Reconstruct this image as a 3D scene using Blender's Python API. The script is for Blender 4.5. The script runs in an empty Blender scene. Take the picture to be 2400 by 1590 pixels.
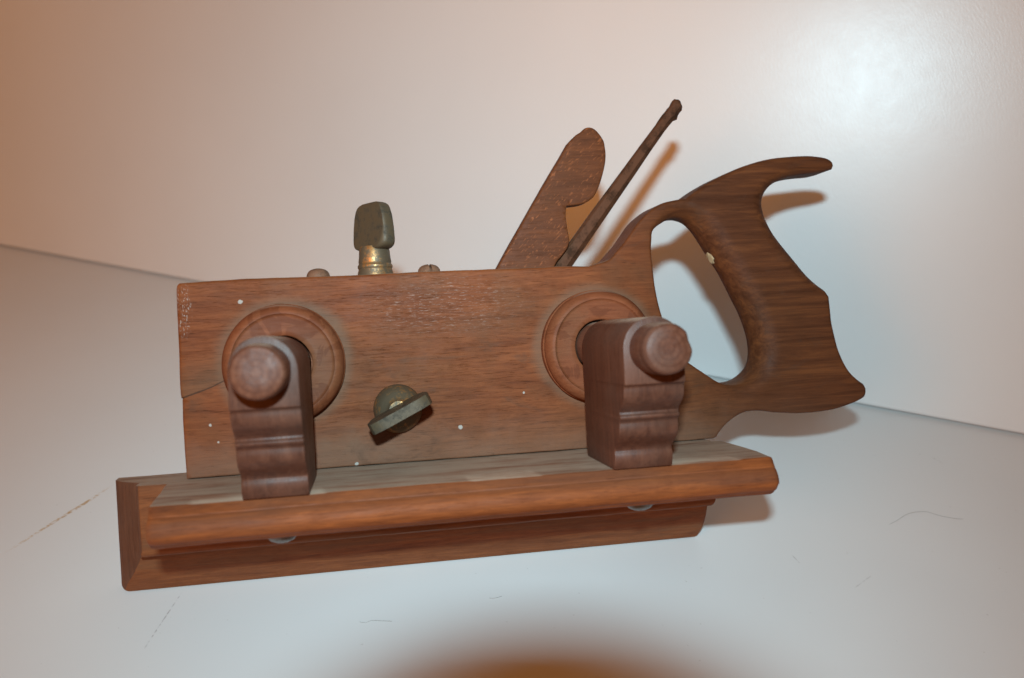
import bpy, bmesh, math, random
import numpy as np
from mathutils import Vector, Matrix, noise as mnoise
from mathutils.geometry import delaunay_2d_cdt

scn = bpy.context.scene
col = scn.collection
random.seed(4)

# ------------------------------------------------------------------ camera
# The plane's own frame: x along the stock, y away from the viewer, z up the
# stock; y = 0 is the stock's front face, z = 0 its top edge, x = 0 its toe.
# The tool leans back by TH on the sharp lower edge of its fence (point E0).
TH = 0.4124761
E0 = np.array([0.0, 0.0162, -0.1487])
M = np.array([[1, 0, 0], [0, math.cos(TH), math.sin(TH)], [0, -math.sin(TH), math.cos(TH)]])
def to_world(p): return M @ (np.array(p, float) - E0)

FPX = 1995.74                                   # focal length in pixels of the 2400 px wide photograph
CAM = np.array([0.087097, -0.42, -0.030928])
_y, _p, _r = 0.16831, 0.010238, -0.051874
_F = np.array([math.sin(_y)*math.cos(_p), math.cos(_y)*math.cos(_p), -math.sin(_p)])
_R = np.array([math.cos(_y), -math.sin(_y), 0.0])
_U = np.cross(_R, _F)
CR = math.cos(_r)*_R + math.sin(_r)*_U
CU = -math.sin(_r)*_R + math.cos(_r)*_U
CF = _F
def ray(px, py): return CF + CR*(px-1200)/FPX - CU*(py-795)/FPX
def on_y(px, py, Y):
    d = ray(px, py); return CAM + d*((Y-CAM[1])/d[1])
def on_table(px, py):
    c = to_world(CAM); d = M @ ray(px, py); return c + d*(-c[2]/d[2])

cam_w, R_w, U_w, F_w = to_world(CAM), M @ CR, M @ CU, M @ CF
cd = bpy.data.cameras.new('camera')
cam = bpy.data.objects.new('camera', cd); col.objects.link(cam)
cam.matrix_world = Matrix(((R_w[0], U_w[0], -F_w[0], cam_w[0]), (R_w[1], U_w[1], -F_w[1], cam_w[1]),
                           (R_w[2], U_w[2], -F_w[2], cam_w[2]), (0, 0, 0, 1)))
cd.sensor_width = 36.0; cd.lens = FPX/2400*36.0
cd.clip_start = 0.005; cd.clip_end = 50
cd.dof.use_dof = True; cd.dof.focus_distance = 0.428; cd.dof.aperture_fstop = 7.2
scn.camera = cam

# ------------------------------------------------------------------ light
world = bpy.data.worlds.new('World'); scn.world = world; world.use_nodes = True
bg = world.node_tree.nodes['Background']
bg.inputs[0].default_value = (1.0, 0.44, 0.17, 1); bg.inputs[1].default_value = 0.16

def area_light(name, loc, direction, sx, sy, power, color, up=None):
    l = bpy.data.lights.new(name, 'AREA'); l.shape = 'RECTANGLE'; l.size = sx; l.size_y = sy
    l.energy = power; l.color = color
    o = bpy.data.objects.new(name, l); col.objects.link(o)
    o.location = Vector(loc)
    z = -Vector(direction).normalized(); x = Vector(up).normalized() if up is not None else Vector((0, 0, 1)).cross(z).normalized()
    y = z.cross(x).normalized(); x = y.cross(z)
    o.matrix_world = Matrix(((x.x, y.x, z.x, loc[0]), (x.y, y.y, z.y, loc[1]), (x.z, y.z, z.z, loc[2]), (0, 0, 0, 1)))
    return o
# the camera's pop-up flash, 8.5 cm above and a little behind the lens
FLASH = CAM - CR*0.005 + CU*0.0800 - CF*0.0620
fl_o = area_light('camera_flash', to_world(FLASH), F_w - 0.07*U_w - 0.03*R_w, 0.022, 0.013, 1.26, (0.56, 0.845, 0.965), up=R_w)
fl_o.data.spread = math.radians(97)
# the room's incandescent lamp, to the left of the photographer
LAMP = np.array([-1.366, -1.328, 0.809])
area_light('room_lamp', LAMP, np.array([0.25, 0.2, 0.1])-LAMP, 1.0, 1.0, 13.6, (1.0, 0.335, 0.045))

scn.view_settings.view_transform = 'Standard'
scn.view_settings.look = 'None'
scn.view_settings.exposure = 0.0
scn.view_settings.gamma = 1.0
scn.view_settings.use_curve_mapping = False
scn.render.engine = 'CYCLES'

# ------------------------------------------------------------------ materials
class NT:
    def __init__(s, name):
        s.m = bpy.data.materials.new(name); s.m.use_nodes = True
        s.t = s.m.node_tree; s.t.nodes.clear()
        s.out = s.t.nodes.new('ShaderNodeOutputMaterial')
        s.bsdf = s.t.nodes.new('ShaderNodeBsdfPrincipled')
        s.t.links.new(s.bsdf.outputs[0], s.out.inputs[0])
        s.tc = s.t.nodes.new('ShaderNodeTexCoord'); s.geo = s.t.nodes.new('ShaderNodeNewGeometry')
    def lk(s, a, b):
        if hasattr(a, 'is_linked') or isinstance(a, bpy.types.NodeSocket): s.t.links.new(a, b)
        else: b.default_value = a
    def n(s, typ, **kw):
        nd = s.t.nodes.new(typ)
        for k, v in kw.items(): setattr(nd, k, v)
        return nd
    def math(s, op, a, b=0.0, c=0.0, clamp=False):
        nd = s.n('ShaderNodeMath', operation=op, use_clamp=clamp)
        s.lk(a, nd.inputs[0]); s.lk(b, nd.inputs[1]); s.lk(c, nd.inputs[2]); return nd.outputs[0]
    def vmath(s, op, a, b=(0, 0, 0)):
        nd = s.n('ShaderNodeVectorMath', operation=op); s.lk(a, nd.inputs[0]); s.lk(b, nd.inputs[1])
        return nd.outputs['Value'] if op in ('DISTANCE', 'DOT_PRODUCT', 'LENGTH') else nd.outputs[0]
    def mapping(s, scale, loc=(0, 0, 0), rot=(0, 0, 0), vec=None):
        nd = s.n('ShaderNodeMapping'); s.t.links.new(vec or s.tc.outputs['Object'], nd.inputs[0])
        nd.inputs[1].default_value = loc; nd.inputs[2].default_value = rot; nd.inputs[3].default_value = scale
        return nd.outputs[0]
    def noise(s, vec, scale=1.0, detail=5, rough=0.6, dist=0.0):
        nd = s.n('ShaderNodeTexNoise'); s.t.links.new(vec, nd.inputs['Vector'])
        nd.inputs['Scale'].default_value = scale; nd.inputs['Detail'].default_value = detail
        nd.inputs['Roughness'].default_value = rough; nd.inputs['Distortion'].default_value = dist
        return nd.outputs[0]
    def step(s, v, a, b):
        nd = s.n('ShaderNodeMapRange', interpolation_type='SMOOTHSTEP'); s.lk(v, nd.inputs[0])
        nd.inputs[1].default_value = a; nd.inputs[2].default_value = b; return nd.outputs[0]
    def ramp(s, v, stops):
        nd = s.n('ShaderNodeValToRGB'); s.lk(v, nd.inputs[0]); e = nd.color_ramp.elements
        while len(e) < len(stops): e.new(0.5)
        for el, (p, c) in zip(e, stops): el.position = p; el.color = (*c, 1)
        return nd.outputs[0]
    def mix(s, f, a, b, blend='MIX'):
        nd = s.n('ShaderNodeMix', data_type='RGBA', blend_type=blend)
        s.lk(f, nd.inputs[0])
        for v, i in ((a, 6), (b, 7)):
            if isinstance(v, tuple): nd.inputs[i].default_value = (*v, 1)
            else: s.t.links.new(v, nd.inputs[i])
        return nd.outputs[2]
    def bump(s, h, strength=0.3, dist=0.001, normal=None):
        nd = s.n('ShaderNodeBump'); s.t.links.new(h, nd.inputs['Height'])
        nd.inputs['Strength'].default_value = strength; nd.inputs['Distance'].default_value = dist
        if normal is not None: s.t.links.new(normal, nd.inputs['Normal'])
        return nd.outputs[0]
    def set(s, **kw):
        for k, v in kw.items(): s.lk((*v, 1) if isinstance(v, tuple) and len(v) == 3 and 'Color' in k else v, s.bsdf.inputs[k.replace('_', ' ')])

UPV = tuple(M @ np.array([0, 0, 1.0]))          # the stock's own up direction in the world

def wood(name, dark, mid, light, axis='x', seed=0.0, tone=None, dust=0.0, grey=0.35, rough=0.5, flecks=(), lowdirt=None,
         pores=0.35, rays=0.0, rays_rot=0.0, patches=0.0, rings=None, greycol=(0.17, 0.115, 0.085), scratch=None, extra=None, bumps=0.35, streaks=False, spec=0.11, edge=0.45):
    k = NT(name)
    rot = {'x': (0, 0, 0), 'z': (0, math.pi/2, 0), 'y': (0, 0, math.pi/2)}[axis]
    def gm(along, across, off=0.0): # grain-aligned coordinates
        v = k.mapping((1, 1, 1), rot=rot)
        return k.mapping((along, across, across), loc=(seed+off, seed*1.7-off, seed*0.6+off), vec=v)
    iso = k.mapping((1, 1, 1), loc=(seed, seed, seed))
    a = k.noise(gm(38, 430), detail=8, rough=0.72, dist=0.6)
    b = k.noise(gm(8, 95, 3.1), detail=5, rough=0.6, dist=0.8)
    c = k.noise(iso, scale=30, detail=6, rough=0.62)
    c2 = k.noise(iso, scale=95, detail=5, rough=0.7)
    g = k.math('ADD', k.math('MULTIPLY', a, 0.68), k.math('MULTIPLY', b, 0.32))
    colr = k.ramp(g, [(0.31, dark), (0.50, mid), (0.69, light)])
    gs = k.noise(gm(7, 85, 5.5), detail=6, rough=0.62, dist=0.7) if streaks else c
    colr = k.mix(k.math('MULTIPLY', k.step(gs, 0.42, 0.68), grey*1.5 if streaks else grey), colr, greycol)
    colr = k.mix(k.math('MULTIPLY', k.step(c2, 0.50, 0.78), 0.30), colr, dark)
    if edge:                                     # rubbed corners, lighter where the wood is bare
        pe = k.step(k.geo.outputs['Pointiness'], 0.515, 0.60)
        colr = k.mix(k.math('MULTIPLY', pe, k.math('MULTIPLY', k.step(c2, 0.40, 0.62), edge)), colr, tuple(min(1, x*1.5) for x in light))
    if rings:
        d = k.vmath('DISTANCE', k.tc.outputs['Object'], rings)
        dd = k.math('ADD', k.math('MULTIPLY', d, 2600), k.math('MULTIPLY', c, 5.0))
        colr = k.mix(k.math('MULTIPLY', k.step(k.math('SINE', dd), -0.2, 0.9), 0.35), colr, dark)
    po = k.noise(gm(130, 2100, 7.7), detail=4, rough=0.65, dist=0.4)
    pm = k.step(po, 0.55, 0.72)
    colr = k.mix(k.math('MULTIPLY', pm, pores), colr, tuple(x*0.35 for x in dark))
    if rays:
        v = k.mapping((1, 1, 1), rot=(0, rays_rot, 0))
        rn = k.noise(k.mapping((330, 900, 1100), vec=v), detail=2, rough=0.5, dist=0.6)
        colr = k.mix(k.math('MULTIPLY', k.step(rn, 0.58, 0.72), rays), colr, tuple(min(1, x*1.55) for x in light))
    if patches:
        pn = k.noise(iso, scale=48, detail=4, rough=0.55, dist=1.2)
        colr = k.mix(k.math('MULTIPLY', k.step(pn, 0.53, 0.56), patches), colr, tuple(x*0.8 for x in dark))
    if tone: colr = k.mix(1.0, colr, tone, 'MULTIPLY')
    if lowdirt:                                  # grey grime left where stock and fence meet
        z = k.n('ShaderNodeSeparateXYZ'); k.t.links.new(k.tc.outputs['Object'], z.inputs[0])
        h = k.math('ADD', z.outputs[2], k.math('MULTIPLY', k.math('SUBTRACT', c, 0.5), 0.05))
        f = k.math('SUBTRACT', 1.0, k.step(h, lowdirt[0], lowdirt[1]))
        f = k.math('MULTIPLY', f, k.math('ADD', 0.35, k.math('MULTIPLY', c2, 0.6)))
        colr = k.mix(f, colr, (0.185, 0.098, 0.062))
    if dust:
        up = k.vmath('DOT_PRODUCT', k.geo.outputs['Normal'], UPV)
        dn = k.noise(gm(20, 110, 11.0), detail=6, rough=0.7)
        f = k.math('MULTIPLY', k.step(up, 0.80, 0.985), k.math('MULTIPLY', k.step(dn, 0.18, 0.60), dust))
        colr = k.mix(f, colr, k.ramp(c2, [(0.3, (0.41, 0.28, 0.20)), (0.7, (0.49, 0.345, 0.25))]))
    for (cx, cy, cz, r) in flecks:               # dried paint specks
        v = k.n('ShaderNodeVectorMath', operation='ADD'); k.t.links.new(k.tc.outputs['Object'], v.inputs[0])
        nz = k.n('ShaderNodeTexNoise'); nz.inputs['Scale'].default_value = 700; k.t.links.new(k.tc.outputs['Object'], nz.inputs['Vector'])
        sc = k.vmath('MULTIPLY', k.vmath('SUBTRACT', nz.outputs['Color'], (0.5, 0.5, 0.5)), (r*1.3, 0, r*1.3)); k.t.links.new(sc, v.inputs[1])
        d = k.vmath('DISTANCE', k.vmath('MULTIPLY', v.outputs[0], (1, 0, 1)), (cx, 0, cz))
        colr = k.mix(k.math('MULTIPLY', k.math('SUBTRACT', 1.0, k.step(d, r*0.75, r*1.1)), 0.75), colr, (0.46, 0.42, 0.37))
    if scratch:                                  # pale scuffs: box centre, half size
        (sx, sz, hx, hz) = scratch
        v = k.vmath('ABSOLUTE', k.vmath('MULTIPLY', k.vmath('SUBTRACT', k.tc.outputs['Object'], (sx, 0, sz)), (1/hx, 0, 1/hz)))
        d = k.vmath('LENGTH', v)
        sn = k.noise(k.mapping((900, 900, 420), rot=(0, 0.5, 0)), detail=3, rough=0.6, dist=1.5)
        f = k.math('MULTIPLY', k.step(sn, 0.57, 0.64), k.math('SUBTRACT', 1.0, k.step(d, 0.55, 1.0)))
        colr = k.mix(k.math('MULTIPLY', f, 0.5), colr, (0.50, 0.44, 0.38))
    if extra: colr = extra(k, colr, c, c2)
    hgt = k.math('SUBTRACT', k.math('ADD', k.math('MULTIPLY', a, 0.5), k.math('MULTIPLY', c2, 0.35)), k.math('MULTIPLY', pm, 0.35))
    ro = k.math('ADD', rough-0.12, k.math('MULTIPLY', c2, 0.28))
    k.set(Base_Color=colr, Roughness=ro, Normal=k.bump(hgt, bumps, 0.0006))
    k.bsdf.inputs['Specular IOR Level'].default_value = spec
    return k.m

def handled(k, colr, c, c2):                     # the grip end, darkened and polished by hands
    x = k.n('ShaderNodeSeparateXYZ'); k.t.links.new(k.tc.outputs['Object'], x.inputs[0])
    g = k.math('ADD', x.outputs[0], k.math('MULTIPLY', x.outputs[2], 0.45))
    f = k.step(k.math('ADD', g, k.math('MULTIPLY', k.math('SUBTRACT', c, 0.5), 0.06)), 0.185, 0.285)
    hn = k.noise(k.mapping((13, 230, 230), loc=(4, 2, 7)), detail=8, rough=0.68, dist=0.5)
    hc = k.ramp(hn, [(0.30, (0.034, 0.0108, 0.0045)), (0.50, (0.082, 0.0275, 0.0115)), (0.70, (0.160, 0.053, 0.018))])
    return k.mix(k.math('MULTIPLY', f, 0.88), colr, hc)
def crack(k, colr, c, c2):                       # the split that runs in from the toe of the stock, and its worn end
    x = k.n('ShaderNodeSeparateXYZ'); k.t.links.new(k.tc.outputs['Object'], x.inputs[0])
    zz = k.math('SUBTRACT', x.outputs[2], k.math('ADD', -0.0545, k.math('MULTIPLY', x.outputs[0], 0.32)))
    zz = k.math('ADD', zz, k.math('MULTIPLY', k.math('SUBTRACT', c, 0.5), 0.006))
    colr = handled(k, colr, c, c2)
    st = k.noise(k.mapping((26, 60, 60), loc=(8, 1, 3)), detail=6, rough=0.7, dist=1.0)          # old dark stains
    colr = k.mix(k.math('MULTIPLY', k.step(st, 0.56, 0.70), 0.42), colr, (0.085, 0.038, 0.022))
    sp = k.noise(k.mapping((120, 210, 210), loc=(2, 9, 5)), detail=4, rough=0.65)
    colr = k.mix(k.math('MULTIPLY', k.step(sp, 0.64, 0.74), 0.5), colr, (0.060, 0.026, 0.015))
    for ax_ in (0.0479, 0.20138):                # greasy dust left round the washers
        d_ = k.vmath('DISTANCE', k.vmath('MULTIPLY', k.tc.outputs['Object'], (1, 0, 1)), (ax_, 0, -0.0412))
        d_ = k.math('ADD', d_, k.math('MULTIPLY', k.math('SUBTRACT', c, 0.5), 0.012))
        colr = k.mix(k.math('MULTIPLY', k.math('SUBTRACT', 1.0, k.step(d_, 0.0285, 0.0345)), 0.5), colr, (0.165, 0.098, 0.062))
    sc_ = on_y(1040, 715, 0)                     # pale scuffs, with specular glints painted into the colour, below the top edge
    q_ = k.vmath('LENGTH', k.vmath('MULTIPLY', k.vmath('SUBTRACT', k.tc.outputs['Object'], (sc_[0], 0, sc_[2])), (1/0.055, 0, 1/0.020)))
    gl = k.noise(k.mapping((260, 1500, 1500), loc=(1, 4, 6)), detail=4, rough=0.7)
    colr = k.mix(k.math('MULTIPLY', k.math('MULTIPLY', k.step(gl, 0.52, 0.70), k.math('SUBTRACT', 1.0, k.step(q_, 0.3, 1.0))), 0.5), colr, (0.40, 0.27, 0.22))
    inx = k.math('SUBTRACT', 1.0, k.step(x.outputs[0], 0.015, 0.030))
    ln = k.math('SUBTRACT', 1.0, k.step(k.math('ABSOLUTE', zz), 0.0001, 0.0006))
    above = k.math('MULTIPLY', k.step(zz, 0.0, 0.0006), k.math('SUBTRACT', 1.0, k.step(zz, 0.001, 0.02)))
    colr = k.mix(k.math('MULTIPLY', k.math('MULTIPLY', above, inx), 0.40), colr, (0.13, 0.075, 0.042))
    return k.mix(k.math('MULTIPLY', k.math('MULTIPLY', ln, inx), 0.85), colr, (0.045, 0.022, 0.012))

D_, M_, L_ = (0.125, 0.043, 0.021), (0.262, 0.104, 0.053), (0.385, 0.165, 0.086)
fl = [(*on_y(563, 708, 0), 0.0011), (*on_y(493, 997, 0), 0.0007), (*on_y(1079, 1001, 0), 0.0012), (*on_y(836, 1088, 0), 0.0009),
      (*on_y(1228, 921, 0), 0.0006), (*on_y(512, 1037, 0), 0.0006)]
sc0 = on_y(424, 725, 0)
MAT = {}
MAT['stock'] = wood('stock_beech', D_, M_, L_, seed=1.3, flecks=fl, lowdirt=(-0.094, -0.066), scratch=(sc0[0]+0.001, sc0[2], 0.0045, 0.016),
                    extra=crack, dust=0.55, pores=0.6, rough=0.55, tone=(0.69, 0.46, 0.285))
MAT['fence'] = wood('fence_beech', (0.150, 0.052, 0.026), (0.265, 0.100, 0.048), (0.40, 0.160, 0.070), seed=5.2, dust=0.95, rough=0.54, grey=0.36,
                    pores=0.4, tone=(0.74, 0.64, 0.50), streaks=True, edge=0.15)
MAT['ledge'] = wood('ledge_beech', (0.150, 0.052, 0.024), (0.290, 0.112, 0.048), (0.47, 0.185, 0.068), seed=9.2, dust=0.95, rough=0.54, grey=0.42,
                    pores=0.4, greycol=(0.150, 0.085, 0.070), tone=(0.80, 0.56, 0.39), streaks=True, edge=0.0)
MAT['fence_end'] = wood('fence_end_grain_dimmed', (0.070, 0.028, 0.016), (0.118, 0.050, 0.028), (0.175, 0.076, 0.042), axis='z', seed=6.1, dust=0.9, rough=0.56, grey=0.4,
                        greycol=(0.10, 0.062, 0.045), pores=0.5, edge=0.2)  # end grain, its colour lowered further against the warm lamp
MAT['bracket'] = wood('bracket_wood', (0.070, 0.024, 0.017), (0.125, 0.046, 0.030), (0.190, 0.076, 0.050), axis='z', seed=2.4, dust=0.9, rough=0.44,
                      grey=0.35, greycol=(0.115, 0.075, 0.066), pores=0.45, bumps=0.25, tone=(0.72, 0.68, 0.60), spec=0.26)
MAT['washer'] = wood('washer_wood', (0.150, 0.056, 0.030), (0.230, 0.098, 0.056), (0.300, 0.140, 0.082), seed=7.7, dust=0.5, rough=0.52, grey=0.38,
                     greycol=(0.185, 0.130, 0.092), patches=0.45, pores=0.3, bumps=0.25, tone=(0.82, 0.53, 0.37))
MAT['wedge'] = wood('wedge_beech', (0.090, 0.040, 0.024), (0.145, 0.064, 0.038), (0.210, 0.092, 0.050), seed=3.9, rough=0.52, grey=0.3, rays=0.85,
                    rays_rot=0.75, pores=0.2, dust=0.3, greycol=(0.12, 0.07, 0.05), tone=(0.80, 0.53, 0.33))
MAT['handle_scar'] = wood('bare_wood', (0.30, 0.20, 0.11), (0.42, 0.30, 0.17), (0.52, 0.38, 0.23), seed=1.1, rough=0.7)
def stub_mat(i, cx, cz):
    return wood('stub_wood_%d' % i, (0.085, 0.030, 0.019), (0.150, 0.058, 0.036), (0.225, 0.100, 0.064), axis='y', seed=4.1+i, dust=0.6, rough=0.42, grey=0.4,
                greycol=(0.135, 0.095, 0.082), rings=(cx, -0.1074, cz), pores=0.2, bumps=0.3, tone=(0.80, 0.70, 0.62), spec=0.18)

def metal(name, base, patina, rough=0.4, seed=0.0, amount=(0.45, 0.62), metallic=0.9, scale=140, spec=0.5):
    k = NT(name); v = k.mapping((1, 1, 1), loc=(seed, seed, seed))
    a = k.noise(v, scale=scale, detail=6, rough=0.65); b = k.noise(v, scale=scale*6, detail=4, rough=0.7)
    f = k.step(k.math('ADD', k.math('MULTIPLY', a, 0.75), k.math('MULTIPLY', b, 0.25)), *amount)
    k.set(Base_Color=k.mix(f, base, patina), Roughness=k.math('ADD', rough, k.math('MULTIPLY', f, 0.22)),
          Metallic=k.math('SUBTRACT', metallic, k.math('MULTIPLY', f, 0.45)), Normal=k.bump(b, 0.18, 0.0004))
    k.bsdf.inputs['Specular IOR Level'].default_value = spec
    return k.m
MAT['brass'] = metal('aged_brass', (0.60, 0.28, 0.09), (0.130, 0.088, 0.052), rough=0.34, amount=(0.33, 0.52))
MAT['key'] = metal('dark_brass_key', (0.096, 0.062, 0.034), (0.050, 0.036, 0.023), rough=0.5, seed=2.0, metallic=0.15, scale=240, spec=0.28)
MAT['iron'] = metal('rusty_iron', (0.110, 0.040, 0.019), (0.050, 0.020, 0.010), rough=0.62, seed=5.0, metallic=0.0, scale=160, spec=0.12)
MAT['screw'] = metal('steel_screw', (0.20, 0.19, 0.18), (0.10, 0.085, 0.075), rough=0.38, seed=3.0, metallic=0.75, scale=220)
MAT['topscrew'] = metal('tarnished_screw', (0.20, 0.092, 0.052), (0.13, 0.062, 0.036), rough=0.55, seed=8.0, metallic=0.0, scale=260, spec=0.2)
MAT['black'] = metal('black_lens_barrel', (0.012, 0.012, 0.013), (0.02, 0.02, 0.02), rough=0.5, metallic=0.0)

def laminate(name, base, rough, bump, marks=None):
    k = NT(name)
    v = k.tc.outputs['Object']
    n1 = k.noise(k.mapping((1, 1, 1)), scale=6, detail=4, rough=0.5)
    n2 = k.noise(k.mapping((900, 900, 260), vec=k.mapping((1, 1, 1), rot=(0, 0.45, 0))), detail=3, rough=0.6)
    n3 = k.noise(k.mapping((90, 90, 90)), detail=5, rough=0.6)
    colr = k.mix(k.step(n1, 0.3, 0.7), base, tuple(x*0.965 for x in base))
    if marks:
        for (p, q, w, c, amt) in marks:          # worn-in lines on the table top: ends p, q, half width, colour, strength
            p = np.array(p[:2]); q = np.array(q[:2]); L = np.linalg.norm(q-p); t = (q-p)/L; nn = np.array([-t[1], t[0]])
            rel = k.vmath('SUBTRACT', v, (p[0], p[1], 0))
            s = k.math('DIVIDE', k.vmath('DOT_PRODUCT', rel, (t[0], t[1], 0)), float(L))
            d = k.vmath('DOT_PRODUCT', rel, (nn[0], nn[1], 0))
            wob = k.math('MULTIPLY', k.math('SUBTRACT', n3, 0.5), w*1.2)
            d = k.math('ABSOLUTE', k.math('ADD', d, wob))
            f = k.math('SUBTRACT', 1.0, k.step(d, w*0.2, w))
            f = k.math('MULTIPLY', f, k.math('MULTIPLY', k.step(s, 0.0, 0.25), k.math('SUBTRACT', 1.0, k.step(s, 0.75, 1.0))))
            br = k.noise(k.mapping((420, 420, 420), loc=(w*900, 0, 0)), detail=3, rough=0.6)
            f = k.math('MULTIPLY', k.math('MULTIPLY', f, k.step(br, 0.38, 0.62)), amt)
            colr = k.mix(f, colr, c)
        sp = k.noise(k.mapping((330, 330, 330), loc=(3, 8, 1)), detail=2, rough=0.5)
        colr = k.mix(k.math('MULTIPLY', k.step(sp, 0.735, 0.775), 0.30), colr, (0.32, 0.27, 0.23))
    h = k.math('ADD', k.math('MULTIPLY', n2, 0.7), k.math('MULTIPLY', n3, 0.3))
    k.set(Base_Color=colr, Roughness=k.math('ADD', rough-0.03, k.math('MULTIPLY', n3, 0.06)), Normal=k.bump(h, bump, 0.0002))
    k.bsdf.inputs['Specular IOR Level'].default_value = 0.8 if bump > 0.2 else 0.45
    return k.m
tm = [(on_table(0, 1303), on_table(275, 1131), 0.0013, (0.55, 0.37, 0.18), 0.7),
      (on_table(85, 1250), on_table(240, 1154), 0.0016, (0.48, 0.27, 0.09), 0.75),
      (on_table(432, 1380), on_table(325, 1540), 0.0005, (0.28, 0.25, 0.24), 0.6),
      (on_table(2178, 1068), on_table(2215, 1090), 0.0006, (0.45, 0.42, 0.4), 0.5),
      (on_table(1855, 1300), on_table(1876, 1322), 0.0005, (0.35, 0.33, 0.32), 0.6),
      (on_table(2000, 1380), on_table(2044, 1348), 0.0005, (0.42, 0.40, 0.39), 0.6)]
MAT['table'] = laminate('white_table_laminate', (0.79, 0.785, 0.775), 0.42, 0.06, marks=tm)
MAT['wall'] = laminate('white_panel_laminate', (0.73, 0.725, 0.715), 0.355, 0.45)
MAT['hair'] = metal('hair_fibre', (0.26, 0.23, 0.21), (0.32, 0.29, 0.27), rough=0.6, metallic=0.0)

# ------------------------------------------------------------------ mesh helpers
def link(name, me, mat, parent=None, smooth=35, top=False):
    o = bpy.data.objects.new(name, me); col.objects.link(o)
    me.materials.append(mat)
    if smooth:
        for p in me.polygons: p.use_smooth = True
        me.set_sharp_from_angle(angle=math.radians(smooth))
    if parent is not None:
        o.parent = parent
        if parent.type == 'EMPTY': o.location = tuple(-E0)
    return o
def mesh_of(bm, name):
    bmesh.ops.recalc_face_normals(bm, faces=bm.faces[:])
    me = bpy.data.meshes.new(name); bm.to_mesh(me); bm.free(); return me
def bevel_sharp(bm, w, ang=28, seg=2):
    bmesh.ops.recalc_face_normals(bm, faces=bm.faces[:])
    es = [e for e in bm.edges if len(e.link_faces) == 2 and e.calc_face_angle(0) > math.radians(ang)]
    if es: bmesh.ops.bevel(bm, geom=es, offset=w, segments=seg, profile=0.5, affect='EDGES', clamp_overlap=True)
def wear(bm, amp, freq, seed=0.0):
    for v in bm.verts:
        n = mnoise.noise_vector(v.co*freq + Vector((seed, seed, seed))); v.co += n*amp
def prism_x(name, prof, xs, bev=0.0008, amp=0.0, freq=40):
    """closed (y, z) profile carried along x through the stations xs"""
    bm = bmesh.new(); rings = []
    for x in xs: rings.append([bm.verts.new((x, y, z)) for y, z in prof])
    n = len(prof)
    for a, b in zip(rings, rings[1:]):
        for i in range(n): bm.faces.new((a[i], a[(i+1) % n], b[(i+1) % n], b[i]))
    bm.faces.new(rings[0][::-1]); bm.faces.new(rings[-1])
    if bev: bevel_sharp(bm, bev)
    if amp: wear(bm, amp, freq, 3.3)
    return mesh_of(bm, name)
def lathe(name, prof, origin, axis, seg=56, amp=0.0, freq=200, seed=0.0):
    """(radius, height) profile turned about axis through origin"""
    ax = Vector(axis).normalized(); q = Vector((0, 0, 1)).rotation_difference(ax).to_matrix()
    bm = bmesh.new(); rings = []
    for r, h in prof:
        if r < 1e-7: rings.append([bm.verts.new(Vector(origin) + q @ Vector((0, 0, h)))])
        else: rings.append([bm.verts.new(Vector(origin) + q @ Vector((r*math.cos(2*math.pi*i/seg), r*math.sin(2*math.pi*i/seg), h))) for i in range(seg)])
    for a, b in zip(rings, rings[1:]):
        for i in range(seg):
            j = (i+1) % seg
            if len(a) == 1 and len(b) == 1: continue
            if len(a) == 1: bm.faces.new((a[0], b[i], b[j]))
            elif len(b) == 1: bm.faces.new((a[i], a[j], b[0]))
            else: bm.faces.new((a[i], a[j], b[j], b[i]))
    if len(rings[0]) > 1: bm.faces.new(rings[0][::-1])
    if len(rings[-1]) > 1: bm.faces.new(rings[-1])
    if amp: wear(bm, amp, freq, seed)
    return mesh_of(bm, name)

def resample(pts, step):
    """open Catmull-Rom through (x, z, r) points, evenly resampled"""
    P = np.array(pts, float)
    if len(P) == 2: dense = np.linspace(P[0], P[1], 50)
    else:
        Q = np.vstack([2*P[0]-P[1], P, 2*P[-1]-P[-2]]); out = []
        for i in range(1, len(Q)-2):
            for t in np.linspace(0, 1, 14, endpoint=False):
                a, b, c, d = Q[i-1], Q[i], Q[i+1], Q[i+2]
                out.append(0.5*((2*b)+(-a+c)*t+(2*a-5*b+4*c-d)*t*t+(-a+3*b-3*c+d)*t**3))
        out.append(P[-1]); dense = np.array(out)
    s = np.r_[0, np.cumsum(np.linalg.norm(np.diff(dense[:, :2], axis=0), axis=1))]
    n = max(2, int(round(s[-1]/step))+1); u = np.linspace(0, s[-1], n)
    return np.stack([np.interp(u, s, dense[:, i]) for i in range(3)], 1)
def loop(curves, step=0.0016):
    L = []
    for c in curves: L.append(resample(c, step)[:-1])
    return np.vstack(L)
def inside(P, poly):
    x, y = P[:, 0], P[:, 1]; r = np.zeros(len(P), bool); n = len(poly)
    for i in range(n):
        x1, y1 = poly[i, :2]; x2, y2 = poly[(i+1) % n, :2]
        c = ((y1 > y) != (y2 > y)); xi = (x2-x1)*(y-y1)/((y2-y1) if y2 != y1 else 1e-12)+x1
        r ^= c & (x < xi)
    return r
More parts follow.
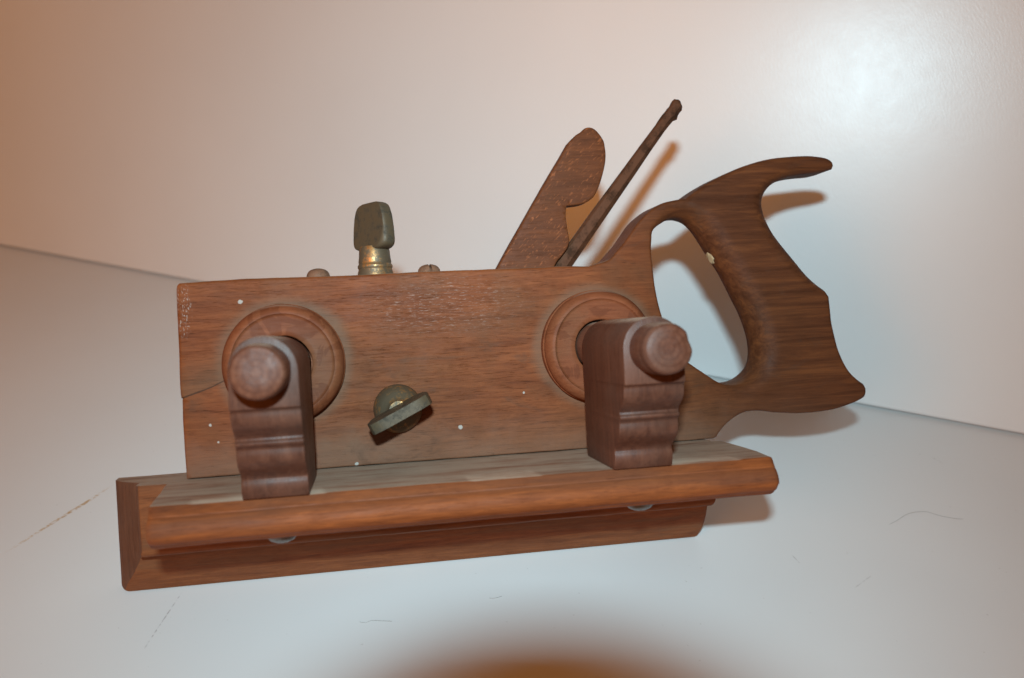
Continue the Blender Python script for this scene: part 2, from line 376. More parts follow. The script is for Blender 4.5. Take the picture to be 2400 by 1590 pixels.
def slab(name, loops, y0, t, grid=0.0045, jitter=0.0):
    """a board of thickness t whose outline (and holes) have edges rounded by the radius given at each outline point"""
    B = np.vstack(loops); segA, segB, edges, nrm = [], [], [], []
    k = 0
    for li, L in enumerate(loops):
        n = len(L); area = np.sum(L[:, 0]*np.roll(L[:, 1], -1)-np.roll(L[:, 0], -1)*L[:, 1])
        tg = np.roll(L[:, :2], -1, 0)-np.roll(L[:, :2], 1, 0); tg /= np.linalg.norm(tg, axis=1)[:, None]+1e-12
        nn = np.stack([-tg[:, 1], tg[:, 0]], 1)
        if (area < 0) != (li > 0): nn = -nn
        nrm.append(nn); edges += [(k+i, k+(i+1) % n) for i in range(n)]
        segA.append(L); segB.append(np.roll(L, -1, 0)); k += n
    A = np.vstack(segA); Bq = np.vstack(segB); N = np.vstack(nrm)
    B[:, 2] = np.minimum(B[:, 2], t/2-0.0003); A[:, 2] = np.minimum(A[:, 2], t/2-0.0003); Bq[:, 2] = np.minimum(Bq[:, 2], t/2-0.0003)
    def dist(P):
        d = np.full(len(P), 1e9); r = np.zeros(len(P))
        AB = Bq[:, :2]-A[:, :2]; l2 = (AB**2).sum(1)+1e-18
        for i0 in range(0, len(P), 400):
            p = P[i0:i0+400]
            tt = np.clip(((p[:, None, :]-A[None, :, :2])*AB[None]).sum(2)/l2, 0, 1)
            c = A[None, :, :2]+tt[..., None]*AB[None]; dd = np.linalg.norm(p[:, None, :]-c, axis=2)
            j = dd.argmin(1); ar = np.arange(len(p))
            d[i0:i0+400] = dd[ar, j]; r[i0:i0+400] = A[j, 2]*(1-tt[ar, j])+Bq[j, 2]*tt[ar, j]
        return d, r
    pts = [B[:, :2]]
    for fr in (0.06, 0.22, 0.48, 0.78, 1.0):
        Q = B[:, :2]+N*(B[:, 2]*fr)[:, None]; want = B[:, 2]*fr
        d, _ = dist(Q); ok = (d > want*0.93) & (want > 0.00008) & inside(Q, loops[0])
        for h in loops[1:]: ok &= ~inside(Q, h)
        if fr > 0.3:
            idx = np.arange(len(Q)); ok &= (want > 0.0012) | (idx % 2 == 0)
        pts.append(Q[ok])
    x0, x1 = B[:, 0].min(), B[:, 0].max(); z0, z1 = B[:, 1].min(), B[:, 1].max()
    g = np.array([(x, z) for x in np.arange(x0, x1, grid) for z in np.arange(z0, z1, grid)])
    ok = inside(g, loops[0])
    for h in loops[1:]: ok &= ~inside(g, h)
    g = g[ok]; d, r = dist(g); g = g[d > np.maximum(r*1.15, 0.001)]; pts.append(g)
    P = np.vstack(pts)
    res = delaunay_2d_cdt([Vector(p) for p in P], edges, [], 0, 1e-7)
    V = np.array([tuple(v) for v in res[0]]); T = [f for f in res[2]]
    cen = np.array([V[list(f)].mean(0) for f in T]); ok = inside(cen, loops[0])
    for h in loops[1:]: ok &= ~inside(cen, h)
    T = [f for f, o in zip(T, ok) if o]
    d, r = dist(V); e = np.clip(r-d, 0, None); y = r-np.sqrt(np.clip(r*r-e*e, 0, None))
    nv = len(V); vf = [(V[i, 0], y0+y[i], V[i, 1]) for i in range(nv)]; vb = [(V[i, 0], y0+t-y[i], V[i, 1]) for i in range(nv)]
    faces = [tuple(f) for f in T]+[tuple(nv+i for i in reversed(f)) for f in T]
    cnt = {}
    for f in T:
        for a, b in zip(f, f[1:]+f[:1]): cnt[(a, b)] = 1
    for (a, b) in list(cnt):
        if (b, a) not in cnt: faces.append((b, a, nv+a, nv+b))
    me = bpy.data.meshes.new(name); me.from_pydata(vf+vb, [], faces)
    bm = bmesh.new(); bm.from_mesh(me); bmesh.ops.delete(bm, geom=[v for v in bm.verts if not v.link_faces], context='VERTS')
    if jitter: wear(bm, jitter, 110, 1.0)
    bmesh.ops.recalc_face_normals(bm, faces=bm.faces[:]); bm.to_mesh(me); bm.free()
    return me

# ------------------------------------------------------------------ setting
def box(name, c0, c1, bev=0.001):
    bm = bmesh.new(); bmesh.ops.create_cube(bm, size=1.0)
    for v in bm.verts: v.co = Vector([(c0[i]+c1[i])/2+v.co[i]*(c1[i]-c0[i]) for i in range(3)])
    if bev: bevel_sharp(bm, bev)
    return mesh_of(bm, name)
o = link('tabletop', box('tabletop', (-1.5, -1.3, -0.03), (1.5, 1.6, 0.0)), MAT['table'], smooth=None); o['kind'] = 'structure'
o['label'] = 'white laminate tabletop under the tool'
# the white panel behind: leans back, stands a hair above the table so a dark joint shows
nW = np.array([0.5296, 0.8317, -0.1668]); dW = 0.3318
tW = np.array([0.8317, -0.5296, 0.0]); tW /= np.linalg.norm(tW); nW /= np.linalg.norm(nW); uW = np.cross(tW, nW); uW *= np.sign(uW[2])
base = nW*0; base = np.array([0.1, (dW-0.5296*0.1)/0.8317, 0.0])
bm = bmesh.new(); bmesh.ops.create_cube(bm, size=1.0)
for v in bm.verts: v.co = Vector((v.co.x*3.2, (v.co.y+0.5)*0.018, 0.0022+(v.co.z+0.5)*1.1))
bevel_sharp(bm, 0.0018, seg=3)
o = link('wall', mesh_of(bm, 'wall'), MAT['wall'], smooth=None); o['kind'] = 'structure'
o['label'] = 'white laminate panel leaning back behind the tool'
o.matrix_world = Matrix(((tW[0], nW[0], uW[0], base[0]), (tW[1], nW[1], uW[1], base[1]), (tW[2], nW[2], uW[2], base[2]+0.0), (0, 0, 0, 1)))

# ------------------------------------------------------------------ the plough plane
root = bpy.data.objects.new('plough_plane', None); col.objects.link(root)
root.empty_display_size = 0.05
root.rotation_euler = (-TH, 0, 0)
root['label'] = 'old reddish brown wooden plough plane with saw handle, fence and brass thumbscrews on white tabletop'
root['category'] = 'plough plane'
H = 0.09306; T_ST = 0.0245

# stock with its saw handle, traced as one board
def c4(x, y): return (1380+0.4654*x, 330+0.4656*y)
def tr(pts, r, Y=0.0):
    out = []
    for p in pts:
        q = on_y(*c4(p[0], p[1]), Y); out.append((q[0], q[2], p[2] if len(p) > 2 else r))
    return out
p_top0 = (0.0015, -0.0008, 0.0014)
j1 = tr([(0, 632)], 0.0016)[0]
toe = [(0.0, -H+0.0002, 0.0012), (-0.0002, -0.075, 0.0012), (0.0, -0.0562, 0.0012), (0.0002, -0.0545, 0.0012), (-0.0006, -0.0530, 0.0013),
       (-0.0003, -0.030, 0.0016), (-0.0002, -0.012, 0.0022), (0.0001, -0.003, 0.0022), p_top0]
top = [p_top0, (0.03, 0.0001, 0.0014), (0.08, -0.0002, 0.0013), (0.12, 0.0002, 0.0013), (0.16, 0.0, 0.0014), (0.185, 0.0002, 0.0016), j1]
rise = tr([(0, 632), (60, 614), (105, 596), (132, 568), (190, 500), (250, 412), (300, 361), (360, 320), (430, 299), (495, 288)], 0.0016)
crest = tr([(495, 288), (540, 254), (600, 213), (700, 161), (800, 119), (900, 92), (1000, 78), (1100, 72), (1180, 78), (1222, 91), (1238, 106)], 0.0030)
horn = tr([(1238, 106), (1242, 122), (1238, 140)], 0.0030)
neck = tr([(1238, 140, .003), (1180, 153, .005), (1100, 162, .006), (1040, 172, .006), (985, 190, .006), (935, 220, .0065), (905, 262, .0075), (896, 310, .008), (906, 370, .008), (935, 432, .008),
           (972, 490, .008), (1020, 548, .008), (1070, 612, .008), (1118, 672, .0075), (1166, 722, .006), (1202, 756, .004), (1218, 785, .003)], 0.006)
tail = tr([(1218, 785), (1223, 840), (1232, 920), (1250, 1000), (1276, 1080), (1312, 1150), (1352, 1196), (1388, 1224)], 0.0026)
tip = tr([(1388, 1224), (1401, 1246), (1402, 1270), (1396, 1292)], 0.0022)
under = tr([(1396, 1292), (1340, 1321), (1250, 1351), (1150, 1368), (1050, 1374), (950, 1370), (860, 1361), (800, 1366), (750, 1387), (700, 1426), (665, 1464), (648, 1492)], 0.0020)
sole_end = under[-1]
sole = [sole_end, (sole_end[0]-0.002, -H+0.0002, 0.001), (0.13, -H+0.0002, 0.001), toe[0]]
outer = loop([toe, top, rise, crest, horn, neck, tail, tip, under, [sole_end, sole[1]], sole[1:]])
hole_pts = ([(*on_y(*c4(x, y), 0.0)[[0, 2]], r) for x, y, r in [(490, 1108, .0016), (440, 1040, .0016), (400, 965, .0016), (370, 880, .0016), (350, 800, .0016), (335, 720, .0016), (325, 640, .0016), (318, 560, .0018), (320, 500, .002), (332, 446, .003)]] +
            [(*on_y(*c4(x, y), 0.013)[[0, 2]], r) for x, y, r in [(362, 412, .006), (400, 400, .008), (440, 402, .0095), (482, 420, .011), (522, 462, .012), (562, 522, .012), (602, 588, .012), (645, 650, .012),
                                       (684, 722, .012), (724, 802, .012), (763, 882, .012), (792, 960, .012), (807, 1030, .012), (809, 1085, .012), (797, 1137, .011), (772, 1176, .009), (732, 1206, .007),
                                       (680, 1220, .005), (620, 1214, .003), (556, 1178, .002)]])
hole = loop([hole_pts + [hole_pts[0]]])
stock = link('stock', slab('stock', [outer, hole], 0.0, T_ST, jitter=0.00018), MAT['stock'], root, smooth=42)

# chip of bare wood on the grip
cp = on_y(1664, 604, 0.012)
bm = bmesh.new(); bmesh.ops.create_icosphere(bm, subdivisions=3, radius=1.0)
for v in bm.verts:
    n = 1+0.35*mnoise.noise(v.co*1.7+Vector((2, 5, 1)))
    q = Vector((v.co.x*0.0015, v.co.y*0.0034, v.co.z*0.0040))*n
    v.co = Matrix.Rotation(math.radians(-28), 3, 'Y') @ q + Vector((cp[0]+0.0005, 0.0125, cp[2]))
o = link('bare_wood_scar', mesh_of(bm, 'bare_wood_scar'), MAT['handle_scar'], stock)

# washers, stems, brackets, stubs
WB = 0.02602; ARMX = (0.0479, 0.20138); ZS = -0.0412; RW = 0.0284
wprof = [(0.0134, 0.0), (RW, 0.0), (RW, 0.0046), (RW-0.0010, 0.0054), (RW-0.0012, 0.0059), (RW-0.0004, 0.0066), (RW-0.0004, 0.0078), (RW-0.0012, 0.0096), (RW-0.0026, 0.0114),
         (RW-0.0040, 0.0121), (RW-0.0047, 0.0121), (RW-0.0052, 0.0113), (RW-0.0062, 0.0111), (0.016, 0.0113), (0.0140, 0.0113), (0.0134, 0.0108), (0.0134, 0.0)]
front = [(-0.0555, -0.0895), (-0.0558, -0.0884), (-0.0564, -0.0874), (-0.0578, -0.0874), (-0.0600, -0.0870), (-0.0622, -0.0857), (-0.0642, -0.0833), (-0.0660, -0.0806), (-0.0674, -0.0793), (-0.0684, -0.0793),
         (-0.0691, -0.0803), (-0.0701, -0.0804), (-0.0708, -0.0794), (-0.0718, -0.0782), (-0.0736, -0.0784), (-0.0764, -0.0779), (-0.0788, -0.0760), (-0.0812, -0.0729),
         (-0.0832, -0.0702), (-0.0848, -0.0691), (-0.0856, -0.0695), (-0.0872, -0.0699), (-0.0900, -0.0692), (-H, -0.0679)]
def bracket_mesh(i):
    cx = ARMX[i]; hw = WB/2; yb = -0.0227
    bm = bmesh.new()
    arch = [(cx+hw*math.cos(a), ZS+hw*math.sin(a), -0.0895) for a in np.linspace(math.pi, 0, 25)]
    left = [(cx-hw, z, y) for z, y in front]; right = [(cx+hw, z, y) for z, y in front]
    per = left[::-1]+arch+right                           # from bottom left over the arch to bottom right
    F = [bm.verts.new((x, y, z)) for x, z, y in per]; Bk = [bm.verts.new((x, yb, z)) for x, z, y in per]
    n = len(per); nl = len(front)
    for a in range(n): b = (a+1) % n; bm.faces.new((F[a], F[b], Bk[b], Bk[a]))
    for a in range(nl-1): bm.faces.new((F[a], F[a+1], F[n-2-a], F[n-1-a]))
    bm.faces.new(F[nl-1:n-nl+1]); bm.faces.new(Bk[::-1])
    bevel_sharp(bm, 0.0006, ang=50)
    bmesh.ops.triangulate(bm, faces=[f for f in bm.faces if len(f.verts) > 4])
    wear(bm, 0.00022, 160, 4.0+i)
    return mesh_of(bm, 'bracket')
for i in range(2):
    cx = ARMX[i]
    link('washer', lathe('washer', wprof, (cx, 0, ZS), (0, -1, 0), seg=72, amp=0.00012, freq=60, seed=i*3.1), MAT['washer'], root, smooth=50)
    br = link('bracket', bracket_mesh(i), MAT['bracket'], root, smooth=40)
    sm = stub_mat(i, cx, ZS)
    link('stem', lathe('stem', [(0, 0.0), (0.0120, 0.0), (0.0122, 0.0010), (0.0122, 0.0660), (0.0115, 0.0672), (0, 0.0672)], (cx, 0.045, ZS), (0, -1, 0), seg=48), sm, br)
    st = lathe('stub', [(0.0104, 0), (0.0105, 0.006), (0.0104, 0.0128), (0.0101, 0.0136), (0.0102, 0.0143), (0.0101, 0.0160), (0.0096, 0.0173), (0.0088, 0.0179), (0.004, 0.0180), (0, 0.0179)],
               (cx, -0.0892, ZS), (0, -1, 0), seg=56, amp=0.0, seed=i*2.0)
    if i == 1:                                            # the chipped rim on the handle-side stub
        for v in st.vertices:
            a = math.atan2(v.co.z-ZS, v.co.x-cx); rr = math.hypot(v.co.z-ZS, v.co.x-cx)
            if abs(a-0.28) < 0.42 and rr > 0.006 and v.co.y < -0.098:
                w = 1-abs(a-0.28)/0.42; v.co.y += 0.0013*w; v.co.x -= 0.0007*w
            if abs(a-0.95) < 0.25 and rr > 0.006 and v.co.y < -0.100: v.co.y += 0.0004
    else:
        for v in st.vertices:
            v.co += mnoise.noise_vector(v.co*230)*0.00025
    link('stub', st, sm, br, smooth=40)

# fence: bevelled board under the stock, overhanging ledge in front
XE = 0.2630
rings = [(0.0028, -0.1225, -0.0216), (0.0029, -0.1262, -0.0222), (0.0034, -0.1277, -0.0229), (0.0046, -0.1287, -0.0236), (0.0060, -0.1290, -0.0239), (0.0136, -0.1292, -0.0242),
         (0.0138, -0.1298, -0.0246), (0.0152, -0.1335, -0.0268), (0.0176, -0.1380, -0.0298), (0.0205, -0.1420, -0.0330), (0.0235, -0.1452, -0.0360), (0.0260, -0.1477, -0.0380), (0.0272, -0.1490, -0.0388),
         (0.0288, -0.14825, -0.0388)]
bm = bmesh.new(); RR = []
def nearer(y, zb, xl, dy=-0.011):
    f = (y+dy+0.42)/(y+0.42); return (y+dy, -0.0309+(zb-max(0, (y-0.016)*0.09)+0.0309)*f, 0.0871+(xl-0.0871)*f, 0.0871+(XE-0.0871)*f)
rings = [nearer(*r) for r in rings[:-1]]
rings.append((0.0245, E0[2]+(0.0245-E0[1])*math.tan(TH)+0.0002, rings[-1][2]-0.001, rings[-1][3]))
xs = np.linspace(0, 1, 40)
for (y, zb, xl, xr) in rings:
    rad = 0.0008+0.0042*max(0, min(1, (y-0.008)/0.0112)); xr = xr-max(0, y-0.012)*0.25
    ring = [(xl+(xr-xl)*f, -H-0.0002) for f in xs]+[(xr, -H-0.0002+(zb+H+0.002)*f) for f in np.linspace(0, 1, 8)[1:]]
    ring += [(xr-0.0006, zb+0.0006), (xr-0.002, zb)]+[(xl+rad+(xr-0.002-xl-rad)*f, zb) for f in xs[::-1][1:]]
    ring += [(xl+rad*(1-math.sin(a)), zb+rad*(1-math.cos(a))) for a in np.linspace(0, math.pi/2, 6)[1:]]
    ring += [(xl, zb+rad+(-H-0.0002-zb-rad)*f) for f in np.linspace(0, 1, 9)[1:-1]]
    RR.append([bm.verts.new((x, y, z)) for x, z in ring])
n = len(RR[0])
for a, b in zip(RR, RR[1:]):
    for i in range(n): bm.faces.new((a[i], a[(i+1) % n], b[(i+1) % n], b[i]))
bm.faces.new(RR[0]); bm.faces.new(RR[-1][::-1])
bmesh.ops.triangulate(bm, faces=[f for f in bm.faces if len(f.verts) > 4])
for v in bm.verts:
    if v.co.z > -0.1440: v.co += mnoise.noise_vector(v.co*70)*0.00022
bmesh.ops.recalc_face_normals(bm, faces=bm.faces[:])
fence = link('fence', mesh_of(bm, 'fence'), MAT['fence'], root, smooth=32)
fence.data.materials.append(MAT['fence_end'])             # end grain, colour darkened to offset the lamp, where the bevel turns round the toe end
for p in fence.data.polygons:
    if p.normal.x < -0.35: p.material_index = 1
TY = [-0.0070, -0.0085, -0.0110, -0.0215, -0.0317, -0.0480]       # depth stations of the ledge's slab
NOSE = [(-0.0652, -H), (-0.0662, -0.0937), (-0.0676, -0.0962), (-0.0681, -0.0966), (-0.0683, -0.0972), (-0.0693, -0.0979), (-0.0706, -0.0994), (-0.0716, -0.1016), (-0.0718, -0.1038),
        (-0.0713, -0.1056), (-0.0702, -0.1070), (-0.0688, -0.1079), (-0.0680, -0.1082), (-0.0675, -0.1088), (-0.0662, -0.1096), (-0.0640, -0.1100)]
lprof = [(y, -H) for y in TY]+NOSE+[(y, -0.1101) for y in TY[::-1]]
def flare(y): return float(np.interp(-y, [0.003, 0.0045, 0.0215, 0.0317, 0.0645], [-0.0060, -0.0058, -0.0045, -0.0030, 0.0]))
bm = bmesh.new(); XL = np.r_[-0.0012, -0.0008, np.linspace(0.001, XE-0.003, 70), XE-0.0016, XE-0.0006, XE]
RR = []
for i, x in enumerate(XL):
    e = max(0, (0.0006-x)/0.0018); f = max(0, (x-(XE-0.003))/0.003); ins = 0.0006*e*e+0.0026*f**2.2
    low = lambda y, z: float(np.interp(-y, [0.0008, 0.0215, 0.0317], [0.0, 0.0, 0.0])) if (i < 2 and z < -0.105) else 0.0
    RR.append([bm.verts.new((x+(flare(y) if i < 2 else 0), y+ins if y < -0.06 else y, z+(ins*0.7 if z < -0.105 else -ins*0.35 if y < -0.06 else 0)+low(y, z))) for y, z in lprof])
n = len(lprof); nt = len(TY)
for a, b in zip(RR, RR[1:]):
    for i in range(n): bm.faces.new((a[i], a[(i+1) % n], b[(i+1) % n], b[i]))
for i in range(nt): 
    if i < nt-1: bm.faces.new((RR[0][i], RR[0][i+1], RR[0][n-2-i], RR[0][n-1-i]))
bm.faces.new(RR[0][nt-1:n-nt+1]); bm.faces.new(RR[-1][::-1])
for v in bm.verts: v.co += mnoise.noise_vector(v.co*60)*0.00025
bmesh.ops.recalc_face_normals(bm, faces=bm.faces[:])
ledge = link('ledge', mesh_of(bm, 'ledge'), MAT['ledge'], fence, smooth=32)
ledge.data.materials.append(MAT['fence'])                # the worn return at the toe end shows the fence board's darker wood
for p in ledge.data.polygons:
    if p.center.x < 0.0005 and p.center.y > -0.064 and abs(p.normal.z) < 0.6: p.material_index = 1
for cx in ARMX:                                           # screws that hold the brackets from below
    sx = cx+(0.0 if cx < 0.1 else 0.002)
    link('screw', lathe('screw', [(0.0066, -0.001), (0.0066, 0.0004), (0.0062, 0.0016), (0.0050, 0.0030), (0.0030, 0.0039), (0, 0.0042)], (sx, -0.0535, -0.1101), (0, 0, -1), seg=32), MAT['screw'], ledge)

# steel skate behind the fence, the second line the tool stands on
zt = lambda y: E0[2]+(y-E0[1])*math.tan(TH)
link('skate', prism_x('skate', [(0.0246, -0.05), (0.0246, -0.0915), (0.0295, -0.0950), (0.0295, zt(0.0295)+0.0006), (0.0330, zt(0.0330)+0.0002), (0.0330, -0.05)], [0.02, 0.12, 0.235], 0.0005), MAT['iron'], root)

# wedge and iron
def c5(x, y): return (1100+0.28067*x, 220+0.28061*y)
def w5(pts, Y, r): return [(*on_y(*c5(x, y), Y)[[0, 2]], r) for x, y in pts]
wl = w5([(232, 1455), (520, 940), (832, 405)], 0.006, 0.0012)
wl = [(wl[0][0]-0.0175, wl[0][1]-0.029, 0.0012)]+wl
wt = w5([(832, 405), (890, 345), (935, 318), (962, 290), (1003, 279), (1050, 295), (1098, 348), (1128, 398), (1134, 428), (1143, 500), (1138, 580), (1120, 665), (1090, 760), (1048, 850), (1000, 893), (940, 920), (870, 931), (815, 936)], 0.006, 0.0010)
wr = w5([(815, 936), (808, 990), (812, 1070), (826, 1160), (840, 1228)], 0.006, 0.0008)
wb = w5([(840, 1228), (820, 1290), (770, 1360), (712, 1440)], 0.006, 0.0008)
wb = wb+[(wb[-1][0]-0.012, wb[-1][1]-0.022, 0.0008)]
wedge = link('wedge', slab('wedge', [loop([wl, wt, wr, wb, [wb[-1], wl[0]]], 0.0013)], 0.006, 0.0085, grid=0.004, jitter=0.00015), MAT['wedge'], root, smooth=42)

a0 = on_y(*c5(770, 1450), 0.013); a1 = on_y(*c5(1660, 195), 0.013); tipc = on_y(*c5(1712, 108), 0.013)
d = np.array([a1[0]-a0[0], 0, a1[2]-a0[2]]); Ln = np.linalg.norm(d); d /= Ln; s = np.array([d[2], 0, -d[0]])
bm = bmesh.new(); RR = []
Lh = np.linalg.norm(tipc-a1)
st = [(-0.030, .0043, .0035, 0), (0, .0043, .0034, 0), (Ln*.5, .0036, .003, 0), (Ln*.93, .0029, .0026, 0), (Ln, .0032, .0027, .0002), (Ln+Lh*.30, .0037, .0030, .0009), (Ln+Lh*.62, .0033, .003, .0004),
      (Ln+Lh*.85, .0032, .003, .0005), (Ln+Lh*1.15, .0035, .0030, .0005), (Ln+Lh*1.42, .0030, .0027, 0.0), (Ln+Lh*1.62, .0012, .0014, -0.0002)]
for (h, hw, ht, off) in st:
    c = np.array([a0[0], 0.0135, a0[2]])+d*h+s*off
    sec = [(-hw, -ht*.55), (-hw*.75, -ht), (hw*.30, -ht), (hw, -ht*.15), (hw, ht*.6), (hw*.6, ht), (-hw*.6, ht), (-hw, ht*.6)]
    RR.append([bm.verts.new(Vector(c+s*u+np.array([0, v, 0]))) for u, v in sec])
for a, b in zip(RR, RR[1:]):
    for i in range(8): bm.faces.new((a[i], a[(i+1) % 8], b[(i+1) % 8], b[i]))
bm.faces.new(RR[0]); bm.faces.new(RR[-1][::-1])
bmesh.ops.subdivide_edges(bm, edges=bm.edges[:], cuts=2, use_grid_fill=True)
wear(bm, 0.00035, 190, 7.0)
link('iron', mesh_of(bm, 'iron'), MAT['iron'], root, smooth=38)

# thumbscrews: round head cut by two thumb hollows
def key_mesh(origin, axis, width_dir, W=0.0125, th=0.0034, hgt=0.0238, flat=False):
    """flat thumb paddle, thicker at its foot, hollowed on both faces"""
    ax = Vector(axis).normalized(); wd = Vector(width_dir); wd = (wd-ax*wd.dot(ax)).normalized(); nd = ax.cross(wd)
    zs = np.array([0, .02, .05, .09, .14, .20, .27, .35, .43, .52, .61, .70, .78, .85, .91, .955, .985, 1.0])
    Wz = np.interp(zs, [0, .02, .05, .09, .14, .20, .35, .52, .70, .85, .91, .955, .985, 1.0], [.60, .74, .88, .96, 1.0, 1.01, 1.0, .965, .91, .80, .72, .60, .44, .26])*W
    hz = np.interp(zs, [0, .02, .05, .10, .20, .35, .52, .85, .93, .985, 1.0], [1.2, 1.45, 1.55, 1.5, 1.35, 1.15, 1.03, .98, .9, .62, .30])*th
    if flat:
        hz = np.interp(zs, [0, .05, .3, 1.0], [1.0, 1.1, 1.0, .94])*th
        Wz = np.interp(zs, [0, .05, .2, .5, .8, .91, .955, .985, 1.0], [.55, .75, .90, 1.0, .97, .90, .80, .66, .48])*W
    bm = bmesh.new(); seg = 64; rr = []
    for z, w, h in zip(zs, Wz, hz):
        ring = []
        for i in range(seg):
            a = 2*math.pi*i/seg; c_, s_ = math.cos(a), math.sin(a)
            u = w*math.copysign(abs(c_)**0.9, c_); e = 1.9*th*abs(s_)**(0.3 if flat else 0.62)
            hh = min(e, h)
            ring.append(bm.verts.new(Vector(origin)+wd*u+nd*math.copysign(hh, s_)*(1 if abs(s_) > 1e-6 else 0)+ax*(z*hgt)))
        rr.append(ring)
    for a, b in zip(rr, rr[1:]):
        for i in range(seg): bm.faces.new((a[i], a[(i+1) % seg], b[(i+1) % seg], b[i]))
    bm.faces.new(rr[0][::-1]); bm.faces.new(rr[-1])
    return mesh_of(bm, 'thumb_key')
tx = 0.0930
ts = link('thumbscrew', lathe('thumbscrew', [(r*0.88, h) for r, h in [(0.0102, -0.001), (0.0100, 0.0012), (0.0094, 0.0030), (0.0095, 0.0034), (0.0099, 0.0040), (0.0098, 0.0050), (0.0093, 0.0056), (0.0091, 0.0061), (0.0093, 0.0066), (0.0089, 0.0090), (0.0086, 0.0125), (0.0078, 0.0145)]], (tx, 0.0125, 0), (0, 0, 1), seg=48), MAT['brass'], root, smooth=30)
al = math.radians(55)
link('thumb_key', key_mesh((tx, 0.0125, 0.0128), (0.012, 0, 1), (math.cos(al), -math.sin(al), 0), W=0.0138, th=0.0031), MAT['key'], ts, smooth=30)
f0 = on_y(939, 972, -0.034)
ts2 = link('thumbscrew', lathe('thumbscrew', [(0.0119, -0.0005), (0.0119, 0.0006), (0.0117, 0.0026), (0.0110, 0.0050), (0.0098, 0.0074), (0.0082, 0.0094), (0.0062, 0.0108), (0.0050, 0.0122), (0.0046, 0.014)],
           (f0[0], 0, f0[2]), (0, -1, 0), seg=48), MAT['brass'], root, smooth=40)
al = math.radians(25.5)
link('thumb_key', key_mesh((f0[0], -0.0122, f0[2]), (0, -1, 0), (math.cos(al), 0, math.sin(al)), W=0.0156, th=0.0026, flat=True), MAT['key'], ts2, smooth=30)

# two screw heads on top of the stock
for sx, sl, yy in ((0.0650, 1.45, 0.011), (0.1197, 0.10, 0.011)):
    bm = bmesh.new(); seg = 40; rr = []
    for r, h in [(0.0057, -0.0005), (0.0057, 0.0008), (0.0054, 0.0020), (0.0047, 0.0031), (0.0036, 0.0039), (0.0022, 0.0044), (0.0010, 0.0046)]:
        rr.append([bm.verts.new((r*math.cos(2*math.pi*i/seg), r*math.sin(2*math.pi*i/seg), h)) for i in range(seg)])
    for a, b in zip(rr, rr[1:]):
        for i in range(seg): bm.faces.new((a[i], a[(i+1) % seg], b[(i+1) % seg], b[i]))
    bm.faces.new(rr[0][::-1]); bm.faces.new(rr[-1])
    for sgn in (-0.00055, 0.00055):
        bmesh.ops.bisect_plane(bm, geom=bm.verts[:]+bm.edges[:]+bm.faces[:], plane_co=(sgn, 0, 0), plane_no=(1, 0, 0))
        bmesh.ops.bisect_plane(bm, geom=bm.verts[:]+bm.edges[:]+bm.faces[:], plane_co=(sgn*1.12, 0, 0), plane_no=(1, 0, 0))
    for v in bm.verts:
        if abs(v.co.x) <= 0.00056 and v.co.z > 0.0006: v.co.z = max(0.0006, v.co.z-0.0015)
    R3 = Matrix.Rotation(sl, 3, 'Z')
    for v in bm.verts: v.co = R3 @ v.co + Vector((sx, yy, -0.0001))
    link('screw_head', mesh_of(bm, 'screw_head'), MAT['topscrew'], root, smooth=30)

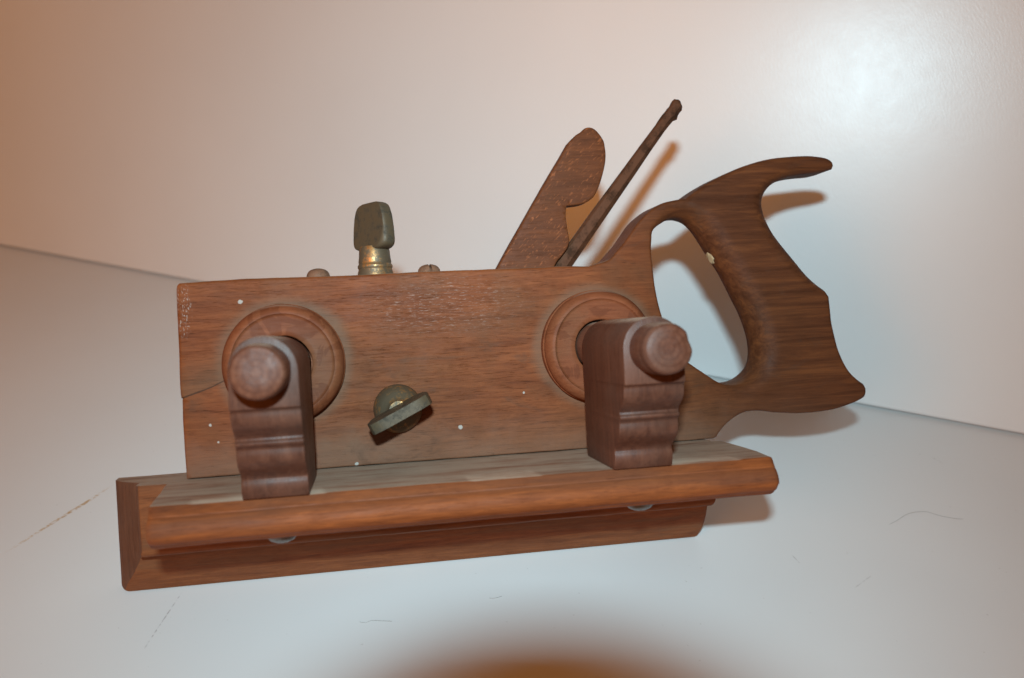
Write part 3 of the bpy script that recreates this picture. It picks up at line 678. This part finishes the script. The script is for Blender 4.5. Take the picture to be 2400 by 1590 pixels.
# ------------------------------------------------------------------ small things around
def strand(name, pts, r, label, mat=None):
    P = resample([(p[0], p[1], 0) for p in [on_table(*c) for c in pts]], 0.0006)
    bm = bmesh.new(); prev = None
    for i in range(len(P)):
        t = P[min(i+1, len(P)-1), :2]-P[max(i-1, 0), :2]; t /= np.linalg.norm(t); nn = np.array([-t[1], t[0]])
        z = r+0.0004*abs(math.sin(i*0.05)); ring = []
        for a in range(5):
            q = P[i, :2]+nn*r*math.cos(a*2*math.pi/5); ring.append(bm.verts.new((q[0], q[1], z+r*math.sin(a*2*math.pi/5))))
        if prev:
            for a in range(5): bm.faces.new((prev[a], prev[(a+1) % 5], ring[(a+1) % 5], ring[a]))
        prev = ring
    o = link(name, mesh_of(bm, name), mat or MAT['hair'], None, smooth=60)
    o['label'] = label; o['category'] = 'hair'
    return o
def c2(x, y): return (1900+0.3189*x, 850+0.3189*y)
strand('hair', [c2(*p) for p in [(580, 1190), (640, 1160), (720, 1115), (840, 1100), (940, 1125), (1060, 1150), (1120, 1155)]], 0.00007,
       'longest loose hair, arched, lying on the white table beside the fence end')
def c3(x, y): return (700+0.5915*x, 1250+0.5913*y)
strand('lint_fibre', [c3(*p) for p in [(755, 258), (775, 259), (805, 252)]], 0.00009, 'short dark lint fibre on the table in front of the fence')['category'] = 'lint'
strand('lint_fibre', [c3(*p) for p in [(240, 352), (265, 356), (290, 348), (330, 350), (370, 352)]], 0.00007, 'wavy pale grey lint fibre on the table beside the round shadow')['category'] = 'lint'

# the lens under the flash: its barrel throws the round shadow at the table's near edge
lens = bpy.data.objects.new('camera_lens', None); col.objects.link(lens)
lens['label'] = 'black lens barrel below the flash whose round shadow falls on the table'; lens['category'] = 'camera lens'
LC = CAM
lens.location = Vector(to_world(LC))
def tube(name, r0, r1, h0, h1):
    c = to_world(LC); q = Vector((0, 0, 1)).rotation_difference(Vector(F_w)).to_matrix()
    bm = bmesh.new(); rr = []
    for r, h in [(r0, h0), (r1, h0), (r1, h1), (r0, h1)]:
        rr.append([bm.verts.new(q @ Vector((r*math.cos(2*math.pi*i/64), r*math.sin(2*math.pi*i/64), h))) for i in range(64)])
    for a, b in zip(rr, rr[1:]+rr[:1]):
        for i in range(64): bm.faces.new((a[i], a[(i+1) % 64], b[(i+1) % 64], b[i]))
    me = mesh_of(bm, name); o = bpy.data.objects.new(name, me); col.objects.link(o); me.materials.append(MAT['black']); o.parent = lens
    return o
tube('barrel', 0.0316, 0.0327, -0.06, 0.041)
tube('zoom_ring', 0.0328, 0.0345, -0.03, -0.002)
